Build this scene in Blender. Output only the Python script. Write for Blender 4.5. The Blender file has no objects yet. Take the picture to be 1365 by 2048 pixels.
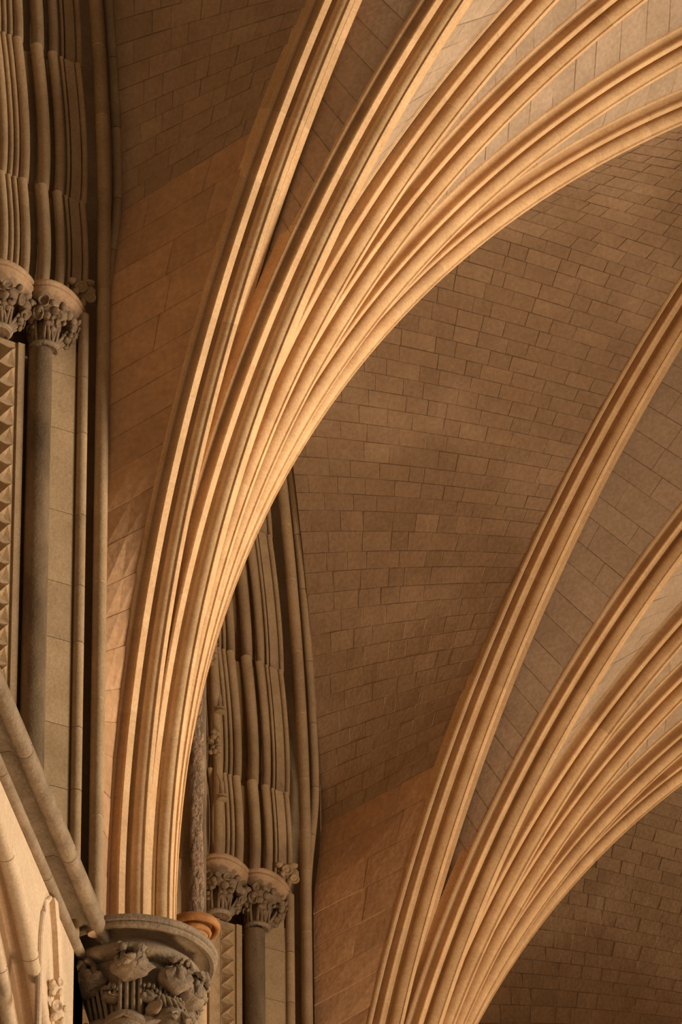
import bpy, bmesh, math, random
from mathutils import Vector, Matrix
random.seed(7)
scene = bpy.context.scene
COL = scene.collection
PI = math.pi

# ------------------------------------------------------------------ camera
cam_data = bpy.data.cameras.new('camera')
cam = bpy.data.objects.new('camera', cam_data); COL.objects.link(cam)
YAW, PITCH, ROLL, FPX = 0.16351977, 0.59580577, -0.01535044, 11077.5338
CAMPOS = Vector((4.85459786, -22.13281456, -12.97880662))
fw = Vector((-math.sin(YAW)*math.cos(PITCH), math.cos(YAW)*math.cos(PITCH), math.sin(PITCH)))
r0v = Vector((math.cos(YAW), math.sin(YAW), 0)); u0v = r0v.cross(fw)
rt = r0v*math.cos(ROLL)+u0v*math.sin(ROLL); up = u0v*math.cos(ROLL)-r0v*math.sin(ROLL)
M = Matrix((rt, up, -fw)).transposed().to_4x4(); M.translation = CAMPOS
cam.matrix_world = M
cam_data.sensor_fit = 'VERTICAL'; cam_data.sensor_height = 24.0; cam_data.sensor_width = 16.0
cam_data.lens = 24.0*FPX/2048.0
cam_data.clip_end = 200
scene.camera = cam

def project(p):
    d = Vector(p)-CAMPOS; z = d.dot(fw)
    return (682.5+FPX*d.dot(rt)/z, 1024-FPX*d.dot(up)/z)

# ------------------------------------------------------------------ light
world = bpy.data.worlds.new('world'); scene.world = world; world.use_nodes = True
bg = world.node_tree.nodes['Background']; bg.inputs[0].default_value = (1.0, 0.72, 0.46, 1); bg.inputs[1].default_value = 0.19

def area(name, loc, target, size, power, color, spread=180):
    l = bpy.data.lights.new(name, 'AREA'); l.shape = 'SQUARE'; l.size = size; l.energy = power; l.color = color; l.spread = math.radians(spread)
    o = bpy.data.objects.new(name, l); COL.objects.link(o); o.location = loc
    o.rotation_euler = (Vector(target)-Vector(loc)).to_track_quat('-Z', 'Y').to_euler()
    return o
area('clerestory_daylight', (10.0, -0.9, 0.5), (0.8, -0.4, 2.0), 2.2, 225, (1.0, 0.86, 0.67), 85)
area('clerestory_daylight', (10.5, 9.0, 2.0), (1.0, 6.0, 2.5), 2.4, 520, (1.0, 0.77, 0.52))
sp = bpy.data.lights.new('floor_bounce_fill', 'SPOT'); sp.energy = 3700; sp.color = (1.0, 0.69, 0.41); sp.shadow_soft_size = 1.4  # added fill from below, standing in for warm light bounced off the floor
sp.spot_size = math.radians(66); sp.spot_blend = 0.9
spo = bpy.data.objects.new('floor_bounce_fill', sp); COL.objects.link(spo); spo.location = (7.0, 1.5, -12.0)
spo.rotation_euler = (Vector((1.2, 0.8, 4.0))-spo.location).to_track_quat('-Z', 'Y').to_euler()

vs = scene.view_settings
vs.view_transform = 'Standard'; vs.look = 'None'; vs.gamma = 1.0; vs.use_curve_mapping = False
vs.exposure = 0.0

# ------------------------------------------------------------------ materials
def stone(name, c1, c2, scale=3.0, rnd=0.12, bump=0.15, fine=60.0, rough=0.9, c3=None, patch=0.5, stretch=(1, 1, 1)):
    m = bpy.data.materials.new(name); m.use_nodes = True
    nt = m.node_tree; N = nt.nodes; Lk = nt.links.new
    b = N['Principled BSDF']; b.inputs['Roughness'].default_value = rough
    b.inputs['Specular IOR Level'].default_value = 0.15
    tc = N.new('ShaderNodeTexCoord'); oi = N.new('ShaderNodeObjectInfo')
    ad = N.new('ShaderNodeVectorMath'); ad.operation = 'MULTIPLY_ADD'
    ad.inputs[1].default_value = stretch
    sc = N.new('ShaderNodeVectorMath'); sc.operation = 'SCALE'; sc.inputs['Scale'].default_value = 7.0 if rnd > 0.02 else 0.0
    cb = N.new('ShaderNodeCombineXYZ')
    for i in range(3): Lk(oi.outputs['Random'], cb.inputs[i])
    Lk(cb.outputs[0], sc.inputs[0]); Lk(tc.outputs['Object'], ad.inputs[0]); Lk(sc.outputs[0], ad.inputs[2])
    n1 = N.new('ShaderNodeTexNoise'); n1.inputs['Scale'].default_value = scale; n1.inputs['Detail'].default_value = 6
    n1.inputs['Roughness'].default_value = 0.65
    Lk(ad.outputs[0], n1.inputs['Vector'])
    rp = N.new('ShaderNodeValToRGB'); rp.color_ramp.elements[0].position = 0.32; rp.color_ramp.elements[1].position = 0.68
    rp.color_ramp.elements[0].color = (*c1, 1); rp.color_ramp.elements[1].color = (*c2, 1)
    Lk(n1.outputs['Fac'], rp.inputs[0]); col = rp.outputs[0]
    if c3:
        n3 = N.new('ShaderNodeTexNoise'); n3.inputs['Scale'].default_value = patch; n3.inputs['Detail'].default_value = 5
        Lk(tc.outputs['Object'], n3.inputs['Vector'])
        r3 = N.new('ShaderNodeValToRGB'); r3.color_ramp.elements[0].position = 0.52; r3.color_ramp.elements[1].position = 0.66
        Lk(n3.outputs['Fac'], r3.inputs[0])
        mx = N.new('ShaderNodeMixRGB'); Lk(r3.outputs[0], mx.inputs[0]); Lk(col, mx.inputs[1]); mx.inputs[2].default_value = (*c3, 1)
        col = mx.outputs[0]
    nf = N.new('ShaderNodeTexNoise'); nf.inputs['Scale'].default_value = fine; nf.inputs['Detail'].default_value = 4
    Lk(tc.outputs['Object'], nf.inputs['Vector'])
    mr = N.new('ShaderNodeMapRange'); mr.inputs['To Min'].default_value = 1-rnd; mr.inputs['To Max'].default_value = 1+rnd
    Lk(oi.outputs['Random'], mr.inputs['Value'])
    mf = N.new('ShaderNodeMapRange'); mf.inputs['From Min'].default_value = 0.3; mf.inputs['From Max'].default_value = 0.7
    mf.inputs['To Min'].default_value = 0.88; mf.inputs['To Max'].default_value = 1.1
    Lk(nf.outputs['Fac'], mf.inputs['Value'])
    mu = N.new('ShaderNodeMath'); mu.operation = 'MULTIPLY'; Lk(mr.outputs[0], mu.inputs[0]); Lk(mf.outputs[0], mu.inputs[1])
    hs = N.new('ShaderNodeHueSaturation'); Lk(col, hs.inputs['Color']); Lk(mu.outputs[0], hs.inputs['Value'])
    Lk(hs.outputs[0], b.inputs['Base Color'])
    bp = N.new('ShaderNodeBump'); bp.inputs['Strength'].default_value = bump; bp.inputs['Distance'].default_value = 0.02
    mh = N.new('ShaderNodeMath'); mh.operation = 'ADD'; Lk(n1.outputs['Fac'], mh.inputs[0]); Lk(nf.outputs['Fac'], mh.inputs[1])
    Lk(mh.outputs[0], bp.inputs['Height']); Lk(bp.outputs[0], b.inputs['Normal'])
    return m
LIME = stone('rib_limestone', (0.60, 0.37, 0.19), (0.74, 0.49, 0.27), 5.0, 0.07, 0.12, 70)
JOINT = stone('pale_mortar', (0.66, 0.47, 0.29), (0.74, 0.56, 0.38), 9.0, 0.0, 0.2, 90)
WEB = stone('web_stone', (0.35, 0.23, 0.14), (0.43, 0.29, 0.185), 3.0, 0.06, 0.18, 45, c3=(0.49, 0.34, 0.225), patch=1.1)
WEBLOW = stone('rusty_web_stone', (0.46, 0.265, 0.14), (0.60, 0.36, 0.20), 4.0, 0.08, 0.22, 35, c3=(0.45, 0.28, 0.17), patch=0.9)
WEBLIT = stone('lit_web_stone', (0.41, 0.295, 0.20), (0.50, 0.365, 0.26), 4.0, 0.05, 0.2, 45)  # web stone between ribs, light falling on it painted in as paler colour
WEBJOINT = stone('web_mortar', (0.32, 0.21, 0.125), (0.66, 0.47, 0.31), 5.0, 0.0, 0.3, 60)
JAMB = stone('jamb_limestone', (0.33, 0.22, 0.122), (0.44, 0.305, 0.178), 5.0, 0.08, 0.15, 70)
GREY = stone('weathered_stone', (0.22, 0.16, 0.105), (0.36, 0.27, 0.185), 8.0, 0.06, 0.35, 60)
DARK = stone('dark_shaft_stone', (0.085, 0.056, 0.032), (0.24, 0.165, 0.098), 5.0, 0.05, 0.2, 80, stretch=(1, 1, 0.35))
CREAM = stone('cream_limestone', (0.66, 0.49, 0.33), (0.76, 0.58, 0.41), 5.0, 0.05, 0.12, 70)
ABAC = stone('brown_abacus_stone', (0.34, 0.21, 0.12), (0.46, 0.30, 0.18), 8.0, 0.0, 0.2, 60)
FOLI = stone('dark_foliage_stone', (0.15, 0.10, 0.06), (0.27, 0.185, 0.115), 14.0, 0.1, 0.3, 60)
FOLG = stone('grey_foliage_stone', (0.17, 0.125, 0.085), (0.31, 0.23, 0.155), 12.0, 0.1, 0.4, 60)
SPALL = stone('spalled_stone', (0.20, 0.12, 0.075), (0.42, 0.28, 0.18), 26.0, 0.0, 1.0, 60)
RUST = stone('orange_marble', (0.26, 0.11, 0.035), (0.44, 0.21, 0.075), 9.0, 0.0, 0.1, 50, rough=0.6)

# ------------------------------------------------------------------ helpers
class MB:
    def __init__(s): s.v = []; s.f = []
    def grid(s, rows, close=False):
        b = len(s.v); n = len(rows[0])
        for r in rows: s.v += [tuple(p) for p in r]
        for i in range(len(rows)-1):
            for j in range(n if close else n-1):
                k = (j+1) % n
                s.f.append((b+i*n+j, b+i*n+k, b+(i+1)*n+k, b+(i+1)*n+j))
        return b
    def cap(s, ring, flip=False):
        b = len(s.v); s.v += [tuple(p) for p in ring]
        f = list(range(b, b+len(ring))); s.f.append(tuple(f[::-1] if flip else f))
    def solid(s, rows):
        s.grid(rows, True); s.cap(rows[0], True); s.cap(rows[-1])
    def tube(s, pts, rad, seg=10, capped=True):
        rows = []
        for i, p in enumerate(pts):
            p = Vector(p); d = Vector(pts[min(i+1, len(pts)-1)])-Vector(pts[max(i-1, 0)]); d.normalize()
            a = Vector((0, 0, 1)) if abs(d.z) < 0.9 else Vector((1, 0, 0))
            x = d.cross(a).normalized(); y = x.cross(d)
            rr = rad[i] if isinstance(rad, (list, tuple)) else rad
            rows.append([p+x*rr*math.cos(2*PI*k/seg)+y*rr*math.sin(2*PI*k/seg) for k in range(seg)])
        if capped: s.solid(rows)
        else: s.grid(rows, True)
    def box(s, a, b):
        (x0, y0, z0), (x1, y1, z1) = a, b
        s.solid([[(x0, y0, z), (x1, y0, z), (x1, y1, z), (x0, y1, z)] for z in (z0, z1)])
    def ball(s, c, r, mat=None, seg=10):
        rows = []
        for i in range(1, seg//2+2):
            th = PI*(i-0.999 if i == 1 else (i-1.001 if i == seg//2+1 else i-1))/(seg//2)
            row = []
            for k in range(seg):
                p = Vector((math.sin(th)*math.cos(2*PI*k/seg), math.sin(th)*math.sin(2*PI*k/seg), math.cos(th)))*1.0
                p = Vector((p.x*r[0], p.y*r[1], p.z*r[2]))
                if mat: p = mat @ p
                row.append(p+Vector(c))
            rows.append(row)
        s.solid(rows)
    def build(s, name, mat, parent=None, smooth=True, angle=35):
        me = bpy.data.meshes.new(name); me.from_pydata(s.v, [], s.f)
        bm = bmesh.new(); bm.from_mesh(me)
        bmesh.ops.remove_doubles(bm, verts=bm.verts, dist=0.0002)
        bmesh.ops.recalc_face_normals(bm, faces=bm.faces)
        bm.to_mesh(me); bm.free()
        me.materials.append(mat)
        if smooth:
            me.shade_smooth()
            me.set_sharp_from_angle(angle=math.radians(angle))
        o = bpy.data.objects.new(name, me); COL.objects.link(o)
        if parent: o.parent = parent
        return o
def thing(name, label, cat, loc=(0, 0, 0), group=None):
    o = bpy.data.objects.new(name, None); COL.objects.link(o); o.location = loc; o.empty_display_size = 0.2
    o['label'] = label; o['category'] = cat
    if group: o['group'] = group
    return o
def tag(o, label, cat, group=None):
    o['label'] = label; o['category'] = cat
    if group: o['group'] = group
    return o
def structure(o): o['kind'] = 'structure'; return o
def copy_tree(o, parent=None):
    c = o.copy(); COL.objects.link(c); c.parent = parent
    for ch in list(o.children): copy_tree(ch, c)
    return c

BAY = 6.0
OFF2 = Vector((-0.037, 6.015, -0.069))          # second fan relative to the first
OFFJ = Vector((-0.045, 5.96, 0.09))             # second window relative to the first
OFF3 = Vector((0.10, 12.1, 0.0))

# ------------------------------------------------------------------ ribs
RIBQ = [(0.5833, 7.5903, 0.3232, 0.0081, -0.5911), (0.3933, 7.1899, 0.3839, -0.0420, -0.0019),
        (0.0529, 7.7493, 0.3692, 0.0105, 0.0853), (-0.1287, 7.5768, 0.3642, 0.0104, 0.1410),
        (-0.3150, 7.3278, 0.3554, 0.0037, 0.2926), (-0.4823, 7.2047, 0.3624, -0.0017, 0.3274)]
def rib_point(q, t, u, v):
    phi, R, r0, s, k = q
    e = Vector((math.cos(phi), -math.sin(phi), 0)); n = Vector((-math.sin(phi), -math.cos(phi), 0)); z = Vector((0, 0, 1))
    tt = max(t, 0)
    p = e*(r0+R*(1-math.cos(tt))+k*tt**3)+z*(R*math.sin(tt) if t > 0 else R*t)
    return p+n*(u+s)+(e*(-math.cos(tt))+z*math.sin(tt))*v
def rib_profile():
    half = [(0.130, 0.19), (0.130, 0.132), (0.134, 0.123), (0.132, 0.113), (0.124, 0.106), (0.115, 0.108), (0.111, 0.116),
            (0.104, 0.120), (0.096, 0.113), (0.091, 0.101), (0.092, 0.086), (0.098, 0.072), (0.107, 0.064), (0.109, 0.055),
            (0.106, 0.050), (0.067, 0.049), (0.064, 0.053), (0.062, 0.068), (0.056, 0.087), (0.046, 0.097), (0.034, 0.092), (0.027, 0.080)]
    for k in range(11):
        a = math.radians(62-132*k/10*0.97); half.append((0.040*math.cos(a), 0.030+0.040*math.sin(a)))
    half += [(0.0125, -0.0085), (0.0125, -0.018), (0.005, -0.019)]
    return half+[(-u, v) for u, v in half[::-1]]
PROF = rib_profile()
def rib_mesh(q, ta, tb, rows, shrink=0.0, chamfer=True):
    mb = MB(); R = []
    ts = [ta+(tb-ta)*i/rows for i in range(rows+1)]
    def ring(t, k): return [rib_point(q, t, u*(1-k), 0.07+(v-0.07)*(1-k)) for u, v in PROF]
    R = [ring(t, shrink) for t in ts]
    mb.solid(R); return mb
RIB_LABELS = [
 ('stone rib nearest the window wall in the left fan, first from the left', 'stone rib nearest the window wall in the right fan, first from its left'),
 ('second rib of the left fan, pale flat strip beside a rounded roll', 'second rib of the right fan, clear of its neighbours with web on both sides'),
 ('third rib from the left in the left fan, splitting off halfway up', 'third rib from the left in the right fan'),
 ('fourth rib from the left in the left fan, curving to the upper right corner', 'fourth rib from the left in the right fan'),
 ('fifth rib of the left fan, second from its lower outer edge', 'fifth rib of the right fan, second from its lower edge'),
 ('lowest outermost rib of the left fan, edge against the brown vault', 'lowest outermost rib of the right fan, edge against the dark vault')]
TMAX = 1.12
ribs1 = []
for i, q in enumerate(RIBQ):
    root = thing('vault_rib', RIB_LABELS[i][0], 'rib', (0, 0, 0))
    t = -0.035; random.seed(20+i)
    while t < TMAX:
        dt = random.uniform(0.33, 0.46)/q[1]
        g = 0.0026/q[1]
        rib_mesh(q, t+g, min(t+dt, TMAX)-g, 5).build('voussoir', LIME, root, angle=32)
        t += dt
    rib_mesh(q, -0.035, TMAX, 90, shrink=0.012, chamfer=False).build('mortar', JOINT, root, angle=50)
    ribs1.append(root)
    c = copy_tree(root); c.location = OFF2; c['label'] = RIB_LABELS[i][1]

# ------------------------------------------------------------------ vault webs (ceiling) with stones
SPR, RA = 3.6, 3.6
def sm(a, b, x):
    k = min(1, max(0, (x-a)/(b-a))); return k*k*(3-2*k)
def arch_drop(z): 
    if z <= SPR: return 0.0
    return RA-math.sqrt(max(0, RA*RA-(z-SPR)**2))
def web_wall(sig):
    """wall side of the severy by arc length from z=0: up the wall shaft, round the wall rib, then along the ridge"""
    if sig <= SPR: z = sig; y = 0
    else:
        a = min((sig-SPR)/RA, 1.30); z = SPR+RA*math.sin(a); y = RA*(1-math.cos(a))
    x = 0.11+0.045*sm(3.3, 4.0, z)
    p = Vector((x, -0.385+0.10*sm(3.4, 4.3, z)-y, z))
    ex = sig-(SPR+RA*1.30)
    if ex > 0: p += Vector((1.0, 0, 0.0))*ex
    return p
def web_rib(q, s, u, v):
    return rib_point(q, s/q[1], u, v)
def stones(name, S, courses, nrm_hint, length, parent_kind, mat, gap=0.0022, proud=0.0040, seed=1, offs=(Vector((0, 0, 0)),), amin=0.05, jmat=None, single=True):
    """S(a, j) surface with a in 0..1 across and j the course parameter; one root per offset, up to 300 stones single, the rest joined"""
    random.seed(seed)
    mb = MB(); cells = []
    rows = []
    for j in courses:
        rows.append([S(i/24, j) for i in range(25)])
    hint = Vector(nrm_hint)
    def normal(a, j):
        d = 0.01
        n = (S(min(a+d, 1), j)-S(max(a-d, 0), j)).cross(S(a, j+d)-S(a, j-d))
        if n.length < 1e-9: return hint.normalized()
        n.normalize(); return n if n.dot(hint) > 0 else -n
    back = []
    for j, row in zip(courses, rows):
        back.append([p-normal(i/24, j)*0.003 for i, p in enumerate(row)])
    mb.grid(back)
    for c in range(len(courses)-1):
        j0, j1 = courses[c], courses[c+1]
        w = (S(1, (j0+j1)/2)-S(0, (j0+j1)/2)).length
        h = (S(0.5, j1)-S(0.5, j0)).length
        if w < amin or h < 0.02: continue
        ln = length(j0)
        n = max(1, int(round(w/ln)))
        cuts = [0.0]+sorted([(k+random.uniform(-0.28, 0.28)+(0.25 if c % 2 else -0.25))/n for k in range(1, n)])+[1.0]
        for k in range(n):
            a0, a1 = cuts[k], cuts[k+1]
            ga = gap/w/2*random.uniform(0.4, 1.3); gj = gap/h/2*(j1-j0)*random.uniform(0.5, 1.2)
            if (a1-a0)*w < 0.03: continue
            cells.append((a0+ga, a1-ga, j0+gj, j1-gj, random.uniform(0.6, 1)*proud, random.uniform(-0.002, 0.002), random.uniform(-0.002, 0.002)))
    def cell_mesh(m, cl):
        a0, a1, j0, j1, pr, ta, tj = cl
        ins = 0.002
        w = max((S(a1, j0)-S(a0, j0)).length, 0.02); h = max((S((a0+a1)/2, j1)-S((a0+a1)/2, j0)).length, 0.02)
        ia = ins/w*(a1-a0); ij = ins/h*(j1-j0)
        am = (a0+a1)/2
        base = [(a0, j0), (am, j0), (a1, j0), (a1, j1), (am, j1), (a0, j1)]
        top = [(a0+ia, j0+ij), (am, j0+ij), (a1-ia, j0+ij), (a1-ia, j1-ij), (am, j1-ij), (a0+ia, j1-ij)]
        b = len(m.v)
        for (a, j) in base: m.v.append(tuple(S(a, j)-normal(a, j)*0.006))
        for (a, j) in base: m.v.append(tuple(S(a, j)+normal(a, j)*(pr-0.0018)))
        for (a, j) in top: m.v.append(tuple(S(a, j)+normal(a, j)*(pr+ta*(1 if a > am else -1)+tj*(1 if j > (j0+j1)/2 else -1))))
        for L0 in (0, 6):
            for i in range(6):
                k = (i+1) % 6; m.f.append((b+L0+i, b+L0+k, b+L0+6+k, b+L0+6+i))
        m.f += [(b+12, b+13, b+16, b+17), (b+13, b+14, b+15, b+16)]
    meshes = {}
    roots = []
    for oi, off in enumerate(offs):
        def score(cl):
            pts = [project(S(a, j)+off) for a, j in ((cl[0], cl[2]), (cl[1], cl[2]), (cl[1], cl[3]), (cl[0], cl[3]))]
            cx = sum(p[0] for p in pts)/4; cy = sum(p[1] for p in pts)/4
            A = abs(sum(pts[i][0]*pts[(i+1) % 4][1]-pts[(i+1) % 4][0]*pts[i][1] for i in range(4)))/2
            return A if -40 < cx < 1405 and -40 < cy < 2090 else -1
        sc = sorted(((score(cl), i) for i, cl in enumerate(cells)), reverse=True)
        root = structure(mb.build(name, jmat)) if oi == 0 else structure(roots[0].copy())
        if oi: COL.objects.link(root)
        root.location = off; roots.append(root)
        rest = MB()
        for rank, (s_, i) in enumerate(sc):
            if single and s_ > 60 and rank < 296:
                if i in meshes:
                    o = bpy.data.objects.new('stone', meshes[i]); COL.objects.link(o); o.parent = root
                else:
                    m = MB(); cell_mesh(m, cells[i]); o = m.build('stone', mat(cells[i][2]), root, smooth=False); meshes[i] = o.data
            else: cell_mesh(rest, cells[i])
        if rest.v:
            o = rest.build('stone', mat(9), root, smooth=False); o['kind'] = 'stuff'
    return roots
QA = RIBQ[0]
def rib_s(sig):
    if sig < 4.0: return sig*1.06
    return 4.24+(sig-4.0)*(0.80 if sig < 8.3 else 0.80)
def severy(a, sig):
    p = web_wall(sig); q = web_rib(QA, rib_s(sig), 0.12, 0.118)
    r = p.lerp(q, a)
    w = (q-p).length
    return r+Vector((0, 0.25, 1)).normalized()*(0.02*w*4*a*(1-a)*sm(3.5, 5.5, sig))
cs = []; s_ = -0.25
random.seed(3)
while s_ < 10.6:
    cs.append(s_); s_ += (random.uniform(0.17, 0.23) if s_ < 3.9 else random.uniform(0.105, 0.135))
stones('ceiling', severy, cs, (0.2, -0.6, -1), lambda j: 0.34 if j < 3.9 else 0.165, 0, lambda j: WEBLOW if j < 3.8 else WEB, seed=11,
       offs=(Vector((0, 0, 0)), OFF2, OFF3), jmat=WEBJOINT)
QF = RIBQ[5]
def far_severy(a, sig):
    p = web_wall(sig); p.y = -p.y
    q = web_rib(QF, rib_s(sig), -0.12, 0.118)
    return p.lerp(q, a)
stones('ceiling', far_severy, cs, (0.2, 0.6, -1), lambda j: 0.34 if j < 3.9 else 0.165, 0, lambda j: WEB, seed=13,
       offs=(Vector((0, 0, 0)), OFF2), jmat=WEBJOINT, single=False)
def between(i):
    qa, qb = RIBQ[i], RIBQ[i+1]
    def S(a, s):
        p = web_rib(qa, s, -0.125, 0.12); q = web_rib(qb, s*qb[1]/qa[1], 0.125, 0.12)
        return p.lerp(q, a)
    n = Vector((math.sin((qa[0]+qb[0])/2), math.cos((qa[0]+qb[0])/2), 0))
    s = 0.2
    while s < 8.0 and (S(1, s)-S(0, s)).dot(n) < -0.06: s += 0.05
    c = []; random.seed(40+i)
    while s < TMAX*qa[1]-0.1:
        c.append(s); s += random.uniform(0.14, 0.19)
    stones('ceiling', S, c, (1, 0, -1), lambda j: 0.26, 0, lambda j: WEBLIT, seed=50+i, offs=(Vector((0, 0, 0)), OFF2), proud=0.004, amin=0.03, jmat=WEBLIT)
for i in range(5): between(i)

# ------------------------------------------------------------------ window bays: wall shaft and wall rib, jamb, arch, capital
def JX(px): return -0.004+(px-168)/478.0
def JY(x): return -0.40+0.9*(x-0.08)
JN = Vector((0.669, -0.743, 0))                       # jamb face normal, out of the wall
def jamb_at(px, z, out=0.0):
    x = JX(px); return Vector((x, JY(x), z))+JN*out
jamb_point = jamb_at
PXM = 1/425.0
def roll_ring(c, r, z, dy, fil=False, seg=14):
    """horizontal section of a roll with an optional fillet on its face"""
    out = []
    ax = math.atan2(JN.y, JN.x)-0.35
    for k in range(seg):
        a = ax+2*PI*k/seg
        rr = r
        if fil and k in (0,): rr = r*1.16
        if fil and k in (1, seg-1): rr = r*1.08
        out.append(Vector((c.x+rr*math.cos(a), c.y+rr*math.sin(a)+dy, z)))
    return out
def wall_rolls(bay):
    root = thing('wall_arch', ('slender double roll arch along the wall beside the left window, at the upper left' if bay == 0 else
                 'slender double roll arch along the wall behind the left fan of ribs'), 'arch')
    random.seed(5)
    z = -0.25
    while z < 6.6:
        dz = random.uniform(0.27, 0.42) if z > 2.5 else random.uniform(0.5, 0.7)
        z1 = min(z+dz, 6.75)
        mb = MB(); rows = [[], []]
        for k in range(5):
            zz = z+0.002+(z1-z-0.004)*k/4
            dy = -arch_drop(zz)
            shr = 1.0
            rows[0].append(roll_ring(Vector((0.088, -0.405, 0)), 0.034*shr, zz, dy, True))
            rows[1].append(roll_ring(Vector((0.088+0.05*sm(3.2, 4.1, zz), -0.385+0.09*sm(3.4, 4.3, zz), 0)), 0.027*shr, zz, dy))
        mb.solid(rows[0])
        if z1 > 3.2: mb.solid(rows[1])
        mb.build('voussoir' if z > SPR else 'shaft_block', JAMB, root, angle=60)
        z = z1
    mb = MB(); r = []
    for k in range(120):
        zz = -0.25+7.0*k/119
        r.append(roll_ring(Vector((0.088, -0.405, 0)), 0.0325, zz, -arch_drop(zz), True))
    mb.solid(r); mb.build('mortar', JOINT, root)
    return root
COURSE = [3.30, 3.92, 4.68, 5.42, 6.1, 6.7]
ROLLS = [(168, 6.5, False), (134, 4, False), (116, 10.5, False), (84, 14, True), (45, 11, False), (29, 5, False), (17, 5, False), (2, 9, False),
         (-18, 8, False), (-42, 14, True), (-70, 8, False)]
def bulge(z):
    for a, b in zip(COURSE[:-1], COURSE[1:]):
        if a <= z <= b:
            f = (z-a)/(b-a); return 0.30*f*(1-f)-0.03*f
    return 0.0
def window_arch(bay):
    root = thing('window_arch', ('moulded arch of bundled rolls above the foliage capital at the upper left' if bay == 0 else
                 'moulded arch of bundled rolls half hidden behind the left fan'), 'arch')
    for ci, (a, b) in enumerate(zip(COURSE[:-1], COURSE[1:])):
        mb = MB()
        zs = [a+0.002+(b-a-0.004)*k/7 for k in range(8)]
        for px, r, fil in ROLLS:
            c = jamb_point(px, 0)
            mb.solid([roll_ring(c, r*PXM, z, -arch_drop(z)*(1.05+0.0012*(168-px))+bulge(z), fil) for z in zs])
        def sh(p0, p1, out, th=0.03):
            rows = []
            for z in zs:
                q = [jamb_point(p0, 0, out), jamb_point(p1, 0, out), jamb_point(p1, 0, out-th), jamb_point(p0, 0, out-th)]
                dd = [-arch_drop(z)*(1.05+0.0012*(168-p))+bulge(z) for p in (p0, p1, p1, p0)]
                rows.append([Vector((v.x, v.y+d, z)) for v, d in zip(q, dd)])
            mb.solid(rows)
        sh(-90, 182, -0.06, 0.16)
        sh(141, 160, 0.0, 0.05)
        sh(126, 140, -0.012, 0.05)
        sh(8, 36, -0.008, 0.05)
        mb.build('voussoir', JAMB, root, angle=50)
    return root
def pyramid(mb, c, ax, ay, n, h):
    b = [c-ax-ay, c+ax-ay, c+ax+ay, c-ax+ay]
    ap = c+n*h
    mids = [(b[i]+b[(i+1) % 4])/2 for i in range(4)]
    k = len(mb.v)
    # four pinched leaves: ridges run to the corners, hollows between them
    mb.v += [tuple(ap)]+[tuple(p) for p in b]+[tuple(m.lerp(c, 0.12)-n*0.004) for m in mids]+[tuple(m.lerp(ap, 0.45)-n*h*0.24) for m in mids]
    for i in range(4):
        A, B, Mi, H = k+1+i, k+1+(i+1) % 4, k+5+i, k+9+i
        mb.f += [(k, A, H), (k, H, B), (A, Mi, H), (H, Mi, B)]
    mb.f.append((k+1, k+2, k+3, k+4))
def window_jamb(bay):
    def jamb_point(px, z, out=0.0): return jamb_at(px+9, z, out)
    root = thing('window_jamb', ('stone window jamb under the upper left capital with a fat dark shaft' if bay == 0 else
                 'stone window jamb with dark shaft low behind the left fan, beside the orange collar'), 'window jamb')
    zb = -0.3
    # thin shaft, jamb face blocks, fat shaft, fillet, dogtooth strip
    z = zb; random.seed(9)
    while z < 3.2:
        z1 = min(z+random.uniform(0.32, 0.5), 3.25)
        mb = MB()
        mb.solid([roll_ring(jamb_point(162, 0), 11.5*PXM, zz, 0) for zz in (z+0.002, z1-0.002)])
        mb.build('thin_shaft', JAMB, root, angle=60)
        mb = MB()
        rows = []
        for zz in (z+0.0015, z1-0.0015):
            rows.append([jamb_point(102, zz, -0.012), jamb_point(145, zz, -0.004), jamb_point(149, zz, -0.004), jamb_point(149, zz, -0.08), jamb_point(102, zz, -0.08)])
        mb.solid(rows); mb.build('jamb_block', JAMB, root, smooth=False)
        z = z1
    mb = MB()
    sh = []
    for k in range(8):
        zz = zb+(2.93-zb)*k/7
        sh.append(roll_ring(jamb_point(76, 0, 0.0), 26*PXM, zz, 0, seg=24))
    mb.solid(sh); o = mb.build('shaft', DARK, root, angle=60); o['label'] = 'fat dark stained round shaft'
    mb = MB(); rows = []
    for zz in (zb, 3.0):
        rows.append([jamb_point(-70, zz, -0.10), jamb_point(178, zz, -0.10), jamb_point(178, zz, -0.16), jamb_point(-70, zz, -0.16)])
    mb.solid(rows); mb.build('jamb_back', JAMB, root, smooth=False)
    mb = MB(); rows = []
    for zz in (zb, 2.95):
        rows.append([jamb_point(33, zz, 0.0), jamb_point(46, zz, 0.0), jamb_point(46, zz, -0.11), jamb_point(33, zz, -0.11)])
    mb.solid(rows); mb.build('fillet', JAMB, root, smooth=False)
    mb = MB(); rows = []
    for zz in (zb, 2.95):
        rows.append([jamb_point(-14, zz, -0.012), jamb_point(33, zz, -0.012), jamb_point(33, zz, -0.11), jamb_point(-14, zz, -0.11)])
    mb.solid(rows)
    rows = []
    for zz in (zb, 2.95):
        rows.append([jamb_point(-32, zz, 0.0), jamb_point(-8, zz, 0.0), jamb_point(-8, zz, -0.11), jamb_point(-32, zz, -0.11)])
    mb.solid(rows); mb.build('ornament_strip', JAMB, root, smooth=False)
    ax = Vector((JN.y, -JN.x, 0))*-1
    pitch = 0.115 if bay == 0 else 0.098
    n = int((2.9-0.9)/pitch) if bay == 0 else int((2.95-1.9)/pitch)
    for k in range(n):
        mb = MB(); c = jamb_point(13, 2.86-pitch*k, -0.010)
        pyramid(mb, c, ax*0.046, Vector((0, 0, pitch*0.5)), JN, 0.05)
        mb.build('dogtooth', JAMB, root, smooth=False)
    return root
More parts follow.
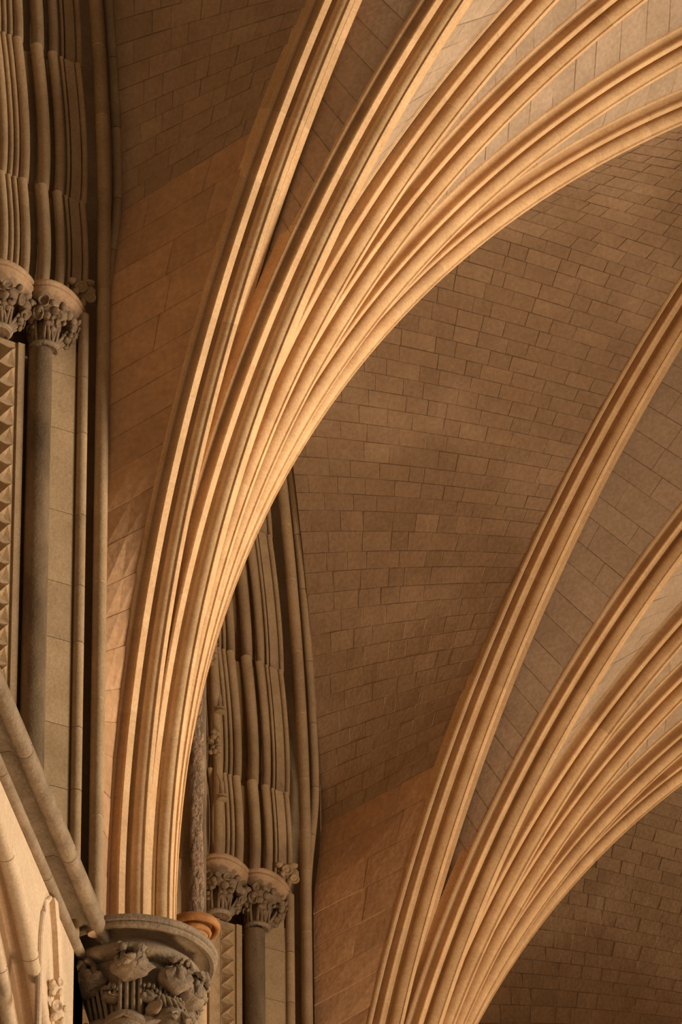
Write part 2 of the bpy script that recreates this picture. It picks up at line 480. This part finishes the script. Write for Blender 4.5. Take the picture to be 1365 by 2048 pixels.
def leaf_mesh(mb, c, out, upv, size, lobes=5, depth=0.4, seed=0, hole=True):
    rnd = random.Random(seed)
    out = out.normalized(); x = upv.cross(out).normalized(); y = out.cross(x)
    ph = rnd.uniform(0, 6.28); NR, NT = 7, lobes*6
    rows = []
    amp = [rnd.uniform(0.8, 1.15) for _ in range(lobes)]
    for i in range(NR+1):
        rho = i/NR; row = []
        for k in range(NT):
            th = 2*PI*k/NT
            lo = 0.5+0.5*math.cos(lobes*th)
            A = amp[int(round(lobes*th/(2*PI))) % lobes]
            rad = size*A*(0.62+0.38*lo)*(0.06+0.94*rho)
            h = size*depth*(math.sin(min(rho*1.12, 1)*PI)*(0.45+0.75*lo)-0.9*max(0, rho-0.72)*2)
            if hole: h += size*depth*(0.55*math.exp(-(rho/0.16)**2))
            row.append(c+x*rad*math.cos(th+ph)+y*rad*math.sin(th+ph)+out*h)
        rows.append(row)
    rows.append([c+(p-c)*0.45-out*size*0.25 for p in rows[-1]])
    mb.solid(rows)
def rough(mb, i0, amp, sc):
    from mathutils import noise
    for i in range(i0, len(mb.v)):
        p = Vector(mb.v[i]); mb.v[i] = tuple(p+noise.noise_vector(p*sc)*amp+noise.noise_vector(p*sc*2.7)*amp*0.5)
def knob(mb, c, out, r, seed=0):
    """curled leaf tip: a ring of small beads round a bead"""
    rnd = random.Random(seed)
    out = out.normalized(); x = out.orthogonal().normalized(); y = out.cross(x)
    mb.ball(c+out*r*0.35, (r*0.5,)*3, seg=8)
    n = 5
    for k in range(n):
        a = 2*PI*k/n+rnd.uniform(0, 1)
        s = r*rnd.uniform(0.42, 0.58)
        mb.ball(c+x*r*0.75*math.cos(a)+y*r*0.75*math.sin(a)+out*rnd.uniform(-0.1, 0.25)*r, (s, s, s), seg=8)
def ring_path(segs, n=14):
    """list of arcs (cx, cy, a0, a1) -> (angle, centre) samples"""
    pts = []
    for cx, cy, a0, a1 in segs:
        for k in range(n+1):
            a = math.radians(a0+(a1-a0)*k/n); pts.append((cx, cy, a))
    return pts
def abacus(prof, path, z0):
    mb = MB(); rows = []
    for cx, cy, a in path:
        rows.append([Vector((cx+r*math.cos(a), cy+r*math.sin(a), z0+z)) for r, z in prof])
    mb.solid([list(r) for r in rows]); return mb
def boss(mb, p, out, r, seed=0):
    """knobbly leaf: a swelling with curled lobes and one open cup"""
    rnd = random.Random(seed); out = out.normalized(); x = out.orthogonal().normalized(); y = out.cross(x)
    R3 = Matrix((x, y, out)).transposed()
    mb.ball(p, (r*0.85, r*0.85, r*0.6), R3, 10)
    n = rnd.choice((4, 5)); ph = rnd.uniform(0, 6)
    for k in range(n):
        a = ph+2*PI*k/n; d = x*math.cos(a)+y*math.sin(a); q = rnd.uniform(0.36, 0.5)*r
        c = p+d*r*0.78+out*r*0.42
        if k == 0: cup(mb, c, out+d*0.4, q*1.25)
        else: mb.ball(c, (q, q, q*0.8), R3, 8)
def cup(mb, c, out, r):
    out = out.normalized(); x = out.orthogonal().normalized(); y = out.cross(x)
    rows = []
    for rr, h in ((0.55, -0.5), (1.0, -0.1), (1.08, 0.15), (0.95, 0.3), (0.75, 0.22), (0.55, 0.0), (0.3, 0.02), (0.1, 0.12)):
        rows.append([c+x*r*rr*math.cos(2*PI*k/14)+y*r*rr*math.sin(2*PI*k/14)+out*r*h for k in range(14)])
    mb.solid(rows)
def lobe_path(cx, cy, rx, ry, a0, a1, n):
    out = []
    for k in range(n+1):
        a = math.radians(a0+(a1-a0)*k/n)
        nn = Vector((math.cos(a)/rx, math.sin(a)/ry, 0)).normalized()
        out.append((Vector((cx+rx*math.cos(a), cy+ry*math.sin(a), 0)), nn))
    return out
def window_capital(bay):
    root = thing('foliage_capital', ('carved foliage capital with lobed abacus at the left edge of the photo' if bay == 0 else
                 'carved foliage capital with lobed abacus behind the orange collar'), 'capital')
    z0 = 3.30
    RX, RY = 0.165, 0.31
    prof = [(-0.10, 0.0), (-0.016, 0.0), (-0.003, -0.006), (0.0, -0.018), (-0.004, -0.028), (-0.012, -0.033), (-0.011, -0.038), (-0.004, -0.045), (-0.006, -0.056),
            (-0.016, -0.064), (-0.020, -0.070), (-0.020, -0.078), (-0.030, -0.086), (-0.050, -0.092), (-0.060, -0.104), (-0.058, -0.114), (-0.066, -0.122), (-0.10, -0.124)]
    mb = MB()
    for cx, cy, a0, a1 in ((-0.155, -0.44, -112, 40), (-0.345, -0.65, -150, 0)):
        rows = [[p+n*o+Vector((0, 0, z0+z)) for o, z in prof] for p, n in lobe_path(cx, cy, RX, RY, a0, a1, 26)]
        mb.solid(rows)
    o = mb.build('abacus', ABAC, root, angle=50); o['label'] = 'warm brown lobed abacus'
    k = 0
    for ci, (cx, cy, nx, ny) in enumerate(((-0.155, -0.44, -0.166, -0.60), (-0.345, -0.65, -0.36, -0.79))):
        mb = MB(); rows = []
        for f, z in ((0, -0.34), (0.1, -0.27), (0.35, -0.18), (0.7, -0.125)):
            rx = 0.062+(RX-0.06-0.062)*f; ry = 0.062+(RY-0.06-0.062)*f; x = nx+(cx-nx)*f; y = ny+(cy-ny)*f
            rows.append([Vector((x+rx*math.cos(2*PI*q/24), y+ry*math.sin(2*PI*q/24), z0+z)) for q in range(24)])
        mb.solid(rows); mb.build('bell', FOLI, root, angle=60)
        mb = MB()
        mb.tube([Vector((nx+0.066*math.cos(2*PI*q/20), ny+0.066*math.sin(2*PI*q/20), z0-0.33)) for q in range(21)], 0.015, 8, False)
        mb.build('necking', GREY, root)
        for da, zz, r in ((-142, -0.16, 0.046), (-108, -0.165, 0.052), (-78, -0.16, 0.050), (-48, -0.165, 0.052), (-16, -0.17, 0.048), (8, -0.19, 0.046),
                          (-125, -0.225, 0.034), (-62, -0.225, 0.036), (-4, -0.25, 0.040)):
            f = 0.8 if zz > -0.2 else 0.42
            rx = 0.062+(RX-0.03-0.062)*f; ry = 0.062+(RY-0.03-0.062)*f; x = nx+(cx-nx)*f; y = ny+(cy-ny)*f
            a = math.radians(da); d = Vector((math.cos(a)/rx, math.sin(a)/ry, 0)).normalized()
            p = Vector((x+rx*math.cos(a), y+ry*math.sin(a), z0+zz))
            mb = MB(); boss(mb, p, d+Vector((0, 0, -0.45)), r, k+ci*17+3); rough(mb, 0, r*0.22, 0.7/r)
            st = Vector((nx, ny, z0-0.33))+d*0.064
            for q in (-1, 1):
                sd = d.cross(Vector((0, 0, 1)))*0.014*q
                mb.tube([st+sd, st.lerp(p, 0.5)+sd*0.6+d*0.002, p-d*0.01], [0.009, 0.009, 0.008], 6)
            mb.build('leaf', FOLI, root, angle=60); k += 1
    mb = MB()
    o_ = Vector((0.15, -1, -0.35))
    cup(mb, Vector((-0.008, -0.485, 3.415)), o_, 0.030); cup(mb, Vector((0.030, -0.455, 3.365)), o_+Vector((0.4, 0, 0)), 0.028)
    mb.ball(Vector((-0.052, -0.51, 3.440)), (0.022, 0.022, 0.020)); mb.ball(Vector((0.020, -0.46, 3.452)), (0.034, 0.026, 0.018)); mb.ball(Vector((-0.036, -0.49, 3.385)), (0.02,)*3)
    mb.ball(Vector((0.0, -0.44, 3.40)), (0.055, 0.03, 0.06)); rough(mb, 0, 0.004, 30)
    o = mb.build('leaf_stop', JAMB, root); o['label'] = 'two open leaf cups at the end of the abacus'
    return root
for bay in (0, 1):
    for fn in (wall_rolls, window_arch, window_jamb, window_capital):
        r = fn(bay)
        if bay: r.location = OFFJ

# slender mullion with leaf crockets, in the second window
root = thing('crocket_mullion', 'slender mullion with curled leaf crockets, just right of the left fan', 'mullion', OFFJ)
mb = MB(); pts = []
for k in range(14):
    z = 3.3+2.6*k/13; p = jamb_point(-12, z, 0.05); pts.append(Vector((p.x, p.y-arch_drop(z)*1.1, z)))
mb.tube(pts, 0.028, 12); mb.build('shaft', JAMB, root)
for zc, sd in ((4.10, 1), (4.66, 5)):
    mb = MB(); p = jamb_point(-24, zc, 0.07); p.y -= arch_drop(zc)*1.1
    knob(mb, p, Vector((0, -1, -0.4)), 0.040, sd); knob(mb, p+Vector((0.01, 0, -0.10)), Vector((0, -1, -0.4)), 0.036, sd+1)
    q = jamb_point(-10, zc-0.38, 0.085); q.y -= arch_drop(zc-0.38)*1.1
    mb.tube([q, q+Vector((-0.005, 0, 0.09)), q+Vector((-0.03, 0, 0.16)), q+Vector((-0.02, -0.01, 0.27))], [0.014, 0.014, 0.02, 0.012], 8)
    for dz in (0, -0.022): mb.ball(q+Vector((0, 0, dz)), (0.034, 0.034, 0.008), seg=10)
    mb.build('crocket', JAMB, root)

# ------------------------------------------------------------------ walls
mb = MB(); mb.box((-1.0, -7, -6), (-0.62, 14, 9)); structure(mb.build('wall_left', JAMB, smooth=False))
for k, off in enumerate((Vector((0, 0, 0)), OFF2, OFF3)):
    mb = MB()
    mb.solid([[Vector((x, y, z))+off for x, y in ((0.06, -0.20), (-0.34, -0.52), (-0.62, -0.52), (-0.62, 0.52), (-0.34, 0.52), (0.06, 0.20))] for z in (-0.3, 6.4)])
    structure(mb.build('wall_left', JAMB, smooth=False))

# ------------------------------------------------------------------ big capital under the left fan, string course
CX, CY, CZ = 0.18, -0.04, -0.17
R0 = 0.41
NOSE = [(R0-0.03, 0.0), (R0-0.006, -0.004), (R0, -0.014), (R0-0.001, -0.032), (R0-0.008, -0.038), (R0-0.013, -0.039), (R0-0.013, -0.043), (R0-0.007, -0.047), (R0-0.008, -0.058),
        (R0-0.020, -0.068), (R0-0.038, -0.064), (R0-0.050, -0.046), (R0-0.075, -0.032), (R0-0.110, -0.034), (R0-0.132, -0.052), (R0-0.134, -0.078), (R0-0.122, -0.094), (R0-0.105, -0.100),
        (R0-0.088, -0.106), (R0-0.078, -0.118), (R0-0.076, -0.134), (R0-0.084, -0.150), (R0-0.100, -0.158), (R0-0.15, -0.158)]
root = thing('foliage_capital', 'big round grey foliage capital carrying the left fan of ribs', 'capital')
mb = abacus([(0.02, 0.0)]+NOSE+[(0.02, -0.158)], ring_path([(CX, CY, -175, 175)], 72), CZ); mb.build('abacus', GREY, root, angle=40)
mb = MB(); rows = []
for r, z in ((0.135, -0.62), (0.14, -0.54), (0.155, -0.45), (0.185, -0.36), (0.22, -0.24), (0.255, -0.145)):
    rows.append([Vector((CX+r*math.cos(2*PI*k/32), CY+r*math.sin(2*PI*k/32), CZ+z)) for k in range(32)])
mb.solid(rows); mb.build('bell', GREY, root)
k = 0
def bowl_leaf(mb, p, d, r, seed):
    """shell shaped bowl with curled tips over its rim"""
    rnd = random.Random(seed); t = Vector((0, 0, 1)).cross(d); 
    R3 = Matrix((t, d, Vector((0, 0, 1)))).transposed()
    mb.ball(p+Vector((0, 0, -r*0.15)), (r, r*0.75, r*0.62), R3, 16)
    n = rnd.choice((4, 5))
    for q in range(n):
        a = -1.05+2.1*q/(n-1)+rnd.uniform(-0.15, 0.15)
        b = p+t*r*0.75*math.sin(a)+d*r*0.5*math.cos(a)
        up_ = Vector((0, 0, 1)); hh = rnd.uniform(0.45, 0.8)
        c = b+up_*r*hh+d*r*0.15
        mb.tube([b-up_*r*0.35, b+up_*r*hh*0.5+d*r*0.1, c, c+d*r*0.24+up_*r*0.04, c+d*r*0.38-up_*r*0.2], [r*0.24, r*0.17, r*0.2, r*0.22, r*0.12], 8)
        mb.ball(p+t*r*0.85*math.sin(a+0.25)+d*r*0.66*math.cos(a+0.25)-up_*r*0.08, (r*0.34, r*0.26, r*rnd.uniform(0.2, 0.36)), R3, 8)
    mb.ball(p+d*r*0.72+Vector((0, 0, r*0.12)), (r*0.22, r*0.2, r*0.2), R3, 8)
for da, zz, s, rad in ((-122, -0.245, 0.088, 0.27), (-78, -0.215, 0.092, 0.285), (-34, -0.235, 0.088, 0.285), (4, -0.225, 0.09, 0.28), (44, -0.235, 0.088, 0.28), (84, -0.24, 0.085, 0.27), (-100, -0.33, 0.05, 0.21), (-56, -0.33, 0.05, 0.22), (-14, -0.33, 0.05, 0.22)):
    a = math.radians(da); d = Vector((math.cos(a), math.sin(a), 0)); p = Vector((CX, CY, CZ+zz))+d*rad
    mb = MB(); bowl_leaf(mb, p, d, s, 100+k); rough(mb, 0, s*0.24, 1.1/s); rough(mb, 0, s*0.07, 4/s)
    t = d.cross(Vector((0, 0, 1)))
    for q in (-1.5, -0.5, 0.5, 1.5):
        st = Vector((CX, CY, CZ-0.60))+t*(0.03*q)+d*0.15
        mb.tube([st, st.lerp(p, 0.5)+t*0.016*q-d*0.01, p+t*0.03*q-d*0.02], [0.012, 0.011, 0.009], 6)
    mb.build('leaf', FOLG, root, angle=60); k += 1
# lower tier: smooth rounded leaves and a carved head turned towards the nave
for da, s in ((-128, 0.10), (-84, 0.12), (-44, 0.11)):
    a = math.radians(da); d = Vector((math.cos(a), math.sin(a), 0)); p = Vector((CX, CY, CZ-0.50))+d*0.18
    t = Vector((0, 0, 1)).cross(d); R3 = Matrix((t, d, Vector((0, 0, 1)))).transposed()
    mb = MB(); mb.ball(p, (s, s*0.8, s*0.9), R3, 18); mb.tube([p+t*s*0.9+d*0.05, p+d*s*0.86+Vector((0, 0, s*0.35)), p-t*s*0.9+d*0.05], 0.012, 8)
    mb.build('lower_leaf', GREY, root, angle=60); k += 1
d = Vector((0.86, -0.5, 0)).normalized(); t = Vector((0, 0, 1)).cross(d); R3 = Matrix((t, d, Vector((0, 0, 1)))).transposed()
h = Vector((CX, CY, CZ-0.455))+d*0.235
mb = MB(); mb.ball(h, (0.085, 0.10, 0.115), R3, 20)
mb.tube([h+d*0.09+Vector((0, 0, 0.03)), h+d*0.125-Vector((0, 0, 0.02)), h+d*0.10-Vector((0, 0, 0.05))], [0.014, 0.02, 0.012], 8)
for sg in (-1, 1):
    e = h+t*0.042*sg+d*0.082
    mb.ball(e, (0.017, 0.012, 0.011), R3, 10)
    mb.tube([e-t*0.024+Vector((0, 0, 0.012)), e+Vector((0, 0, 0.026))+d*0.008, e+t*0.024+Vector((0, 0, 0.012))], 0.008, 6)
    mb.tube([e-t*0.022, e-Vector((0, 0, 0.015))+d*0.004, e+t*0.022], 0.005, 6)
    ea = h+t*0.095*sg-d*0.005+Vector((0, 0, 0.05))
    mb.ball(ea, (0.022, 0.05, 0.040), R3, 10); mb.ball(ea+t*0.012*sg+d*0.04, (0.012, 0.03, 0.03), R3, 8)
for q in range(9):
    a = -1.3+2.6*q/8
    mb.tube([h+t*0.05*math.sin(a)+Vector((0, 0, 0.145)), h+t*0.08*math.sin(a)+d*0.055*math.cos(a)+Vector((0, 0, 0.10)), h+t*0.088*math.sin(a)+d*0.092*math.cos(a)+Vector((0, 0, 0.055))], [0.010, 0.014, 0.006], 6)
o = mb.build('carved_head', GREY, root, angle=60); o['label'] = 'carved head with ears and hair under the foliage'
mb = MB(); rows = []
for r, z in ((0.13, -1.4), (0.13, -0.60)):
    rows.append([Vector((CX+r*math.cos(2*PI*k/28), CY+r*math.sin(2*PI*k/28), CZ+z)) for k in range(28)])
mb.solid(rows); mb.build('shaft', GREY, root)

root = thing('string_course', 'grey moulded string course slanting down to the big capital at lower left', 'moulding')
def circ(cx, cz, r, a0, a1, n):
    return [(cx+r*math.cos(math.radians(a0+(a1-a0)*k/n)), cz+r*math.sin(math.radians(a0+(a1-a0)*k/n))) for k in range(n+1)]
SP = [(-0.3, 0.0), (0.120, 0.0), (0.138, -0.006), (0.143, -0.014), (0.137, -0.020)]+circ(0.108, -0.045, 0.038, 30, -150, 10)+[(0.060, -0.045), (0.035, -0.036), (0.0, -0.040), (-0.022, -0.062), (-0.030, -0.095), (-0.024, -0.112)]
SP += circ(0.006, -0.138, 0.027, 120, -120, 10)+[(-0.03, -0.168), (-0.3, -0.168)]
ys = -0.20
random.seed(12)
while ys > -4.2:
    y1 = ys-random.uniform(0.75, 1.0)
    mb = MB()
    mb.solid([[Vector((x, yy, CZ+z)) for x, z in SP] for yy in (ys-0.002, y1+0.002)]); mb.build('string_block', GREY, root, angle=40)
    ys = y1
# spandrel wall over a moulded arch, all in pale stone, with a blind niche and leaf knobs
AY, AZ, AR = -2.29, -2.53, 2.07
XW = -0.005
mb = MB(); arc = [(AY+AR*math.sin(a), AZ+AR*math.cos(a)) for a in [math.radians(-60+150*k/40) for k in range(41)]]
for (y0, z0_), (y1, z1_) in zip(arc[:-1], arc[1:]):
    yy0, yy1 = y0, y1
    mb.solid([[Vector((x, yy0, z0_)), Vector((x, yy1, z1_)), Vector((x, yy1, CZ-0.165)), Vector((x, yy0, CZ-0.165))] for x in (-0.4, XW)])
mb.box((-0.4, AY+AR, -6), (XW, -0.42, CZ-0.165))
structure(mb.build('wall_left', CREAM, smooth=False))
mb = MB(); mb.box((-1.0, -7, -6), (-0.62, 14, -0.3)); structure(mb.build('wall_left', JAMB, smooth=False))
root = thing('wall_arch', 'pale moulded arch on the wall under the grey string course, lower left corner', 'arch')
def arch_roll(x, R, r, a0, a1, n=8):
    return [(x+r*math.cos(math.radians(a0+(a1-a0)*k/n)), R+r*math.sin(math.radians(a0+(a1-a0)*k/n))) for k in range(n+1)]
AP = [(XW+0.004, 2.10)]+arch_roll(XW-0.022, 2.035, 0.036, 60, -160)+[(XW-0.055, 2.07), (XW-0.085, 2.085), (XW-0.115, 2.065)]
AP += [(XW-0.122, 2.00), (XW-0.118, 1.975)]+arch_roll(XW-0.150, 1.945, 0.034, 50, -150)+[(XW-0.175, 1.99), (XW-0.20, 2.015), (XW-0.23, 2.00), (XW-0.245, 1.93)]
AP += arch_roll(XW-0.270, 1.90, 0.032, 50, -150)+[(XW-0.31, 1.96), (XW-0.44, 1.96), (XW-0.44, 2.10)]
a = -58.0; random.seed(6)
while a < 88:
    a1 = a+random.uniform(13, 17)
    mb = MB()
    mb.solid([[Vector((x, AY+r*math.sin(math.radians(b)), AZ+r*math.cos(math.radians(b)))) for x, r in AP] for b in [a+0.06+(a1-a-0.12)*k/6 for k in range(7)]])
    mb.build('voussoir', CREAM, root, angle=40)
    a = a1
root = thing('leaf_niche', 'narrow pointed blind niche with a carved leaf knob beside the big capital', 'niche')
X0 = XW+0.004
mb = MB(); pl = [(y+0.28, z+0.177) for y, z in ((-1.43, -1.45), (-1.42, -0.84), (-1.38, -0.70), (-1.31, -0.60), (-1.235, -0.535))]
mb.tube([Vector((X0, y, z)) for y, z in pl], [0.016, 0.016, 0.016, 0.015, 0.011], 10); mb.build('edge_roll', CREAM, root)
mb = MB(); pl = [(y+0.28, z+0.177) for y, z in ((-1.00, -1.45), (-1.11, -0.87), (-1.165, -0.67), (-1.235, -0.535))]
mb.solid([[Vector((XW-0.01, y, z)), Vector((X0+0.022, y, z)), Vector((X0+0.028, y+0.05, z)), Vector((X0+0.006, y+0.10, z)), Vector((XW-0.01, y+0.10, z))] for y, z in pl]); mb.build('edge_roll', CREAM, root, smooth=False)
mb = MB()
boss(mb, Vector((XW+0.02, -0.92, -0.80)), Vector((1, -0.5, -0.5)), 0.042, 2); boss(mb, Vector((XW+0.025, -0.88, -0.91)), Vector((1, -0.5, -0.5)), 0.048, 4)
o = mb.build('leaf_knob', CREAM, root); o['label'] = 'carved leaf knob at the foot of the niche'

# ------------------------------------------------------------------ dark shaft with orange collar right of the left fan
SX, SY = 0.235, 1.2
root = thing('collared_shaft', 'dark spalled shaft with an orange ring collar, right of the left fan base', 'shaft')
def lathe(prof, n=32, cx=SX, cy=SY):
    return [[Vector((cx+r*math.cos(2*PI*k/n), cy+r*math.sin(2*PI*k/n), z)) for k in range(n)] for r, z in prof]
mb = MB(); mb.solid(lathe([(0.062, 0.5), (0.062, 3.2)])); mb.build('upper_shaft', DARK, root)
mb = MB(); rows = []
rnd = random.Random(4)
for i in range(60):
    z = 0.62+2.3*i/59; row = []
    for k in range(9):
        a = math.radians(-95+70*k/8+rnd.uniform(-3, 3)+6*math.sin(z*9)); r = 0.0635+(0.0 if k in (0, 8) else rnd.uniform(-0.004, 0.006))
        if k in (0, 8): r = 0.060
        row.append(Vector((SX+r*math.cos(a), SY+r*math.sin(a), z)))
    rows.append(row)
mb.grid(rows); mb.build('spalled_patch', SPALL, root, angle=180)
zc = 0.655
mb = MB(); mb.solid(lathe([(0.05, zc+0.055), (0.105, zc+0.05), (0.124, zc+0.042), (0.134, zc+0.022), (0.132, zc+0.006), (0.122, zc-0.004), (0.112, zc-0.003), (0.106, zc+0.006), (0.104, zc+0.026),
    (0.094, zc+0.034), (0.086, zc+0.026), (0.085, zc+0.0), (0.090, zc-0.014), (0.084, zc-0.027), (0.076, zc-0.029), (0.073, zc-0.024), (0.071, zc-0.034), (0.066, zc-0.044), (0.05, zc-0.05)]))
o = mb.build('collar', RUST, root, angle=60); o['label'] = 'orange turned ring collar'
mb = MB(); mb.solid(lathe([(0.066, -1.5), (0.066, zc-0.09)])); mb.build('lower_shaft', JAMB, root)
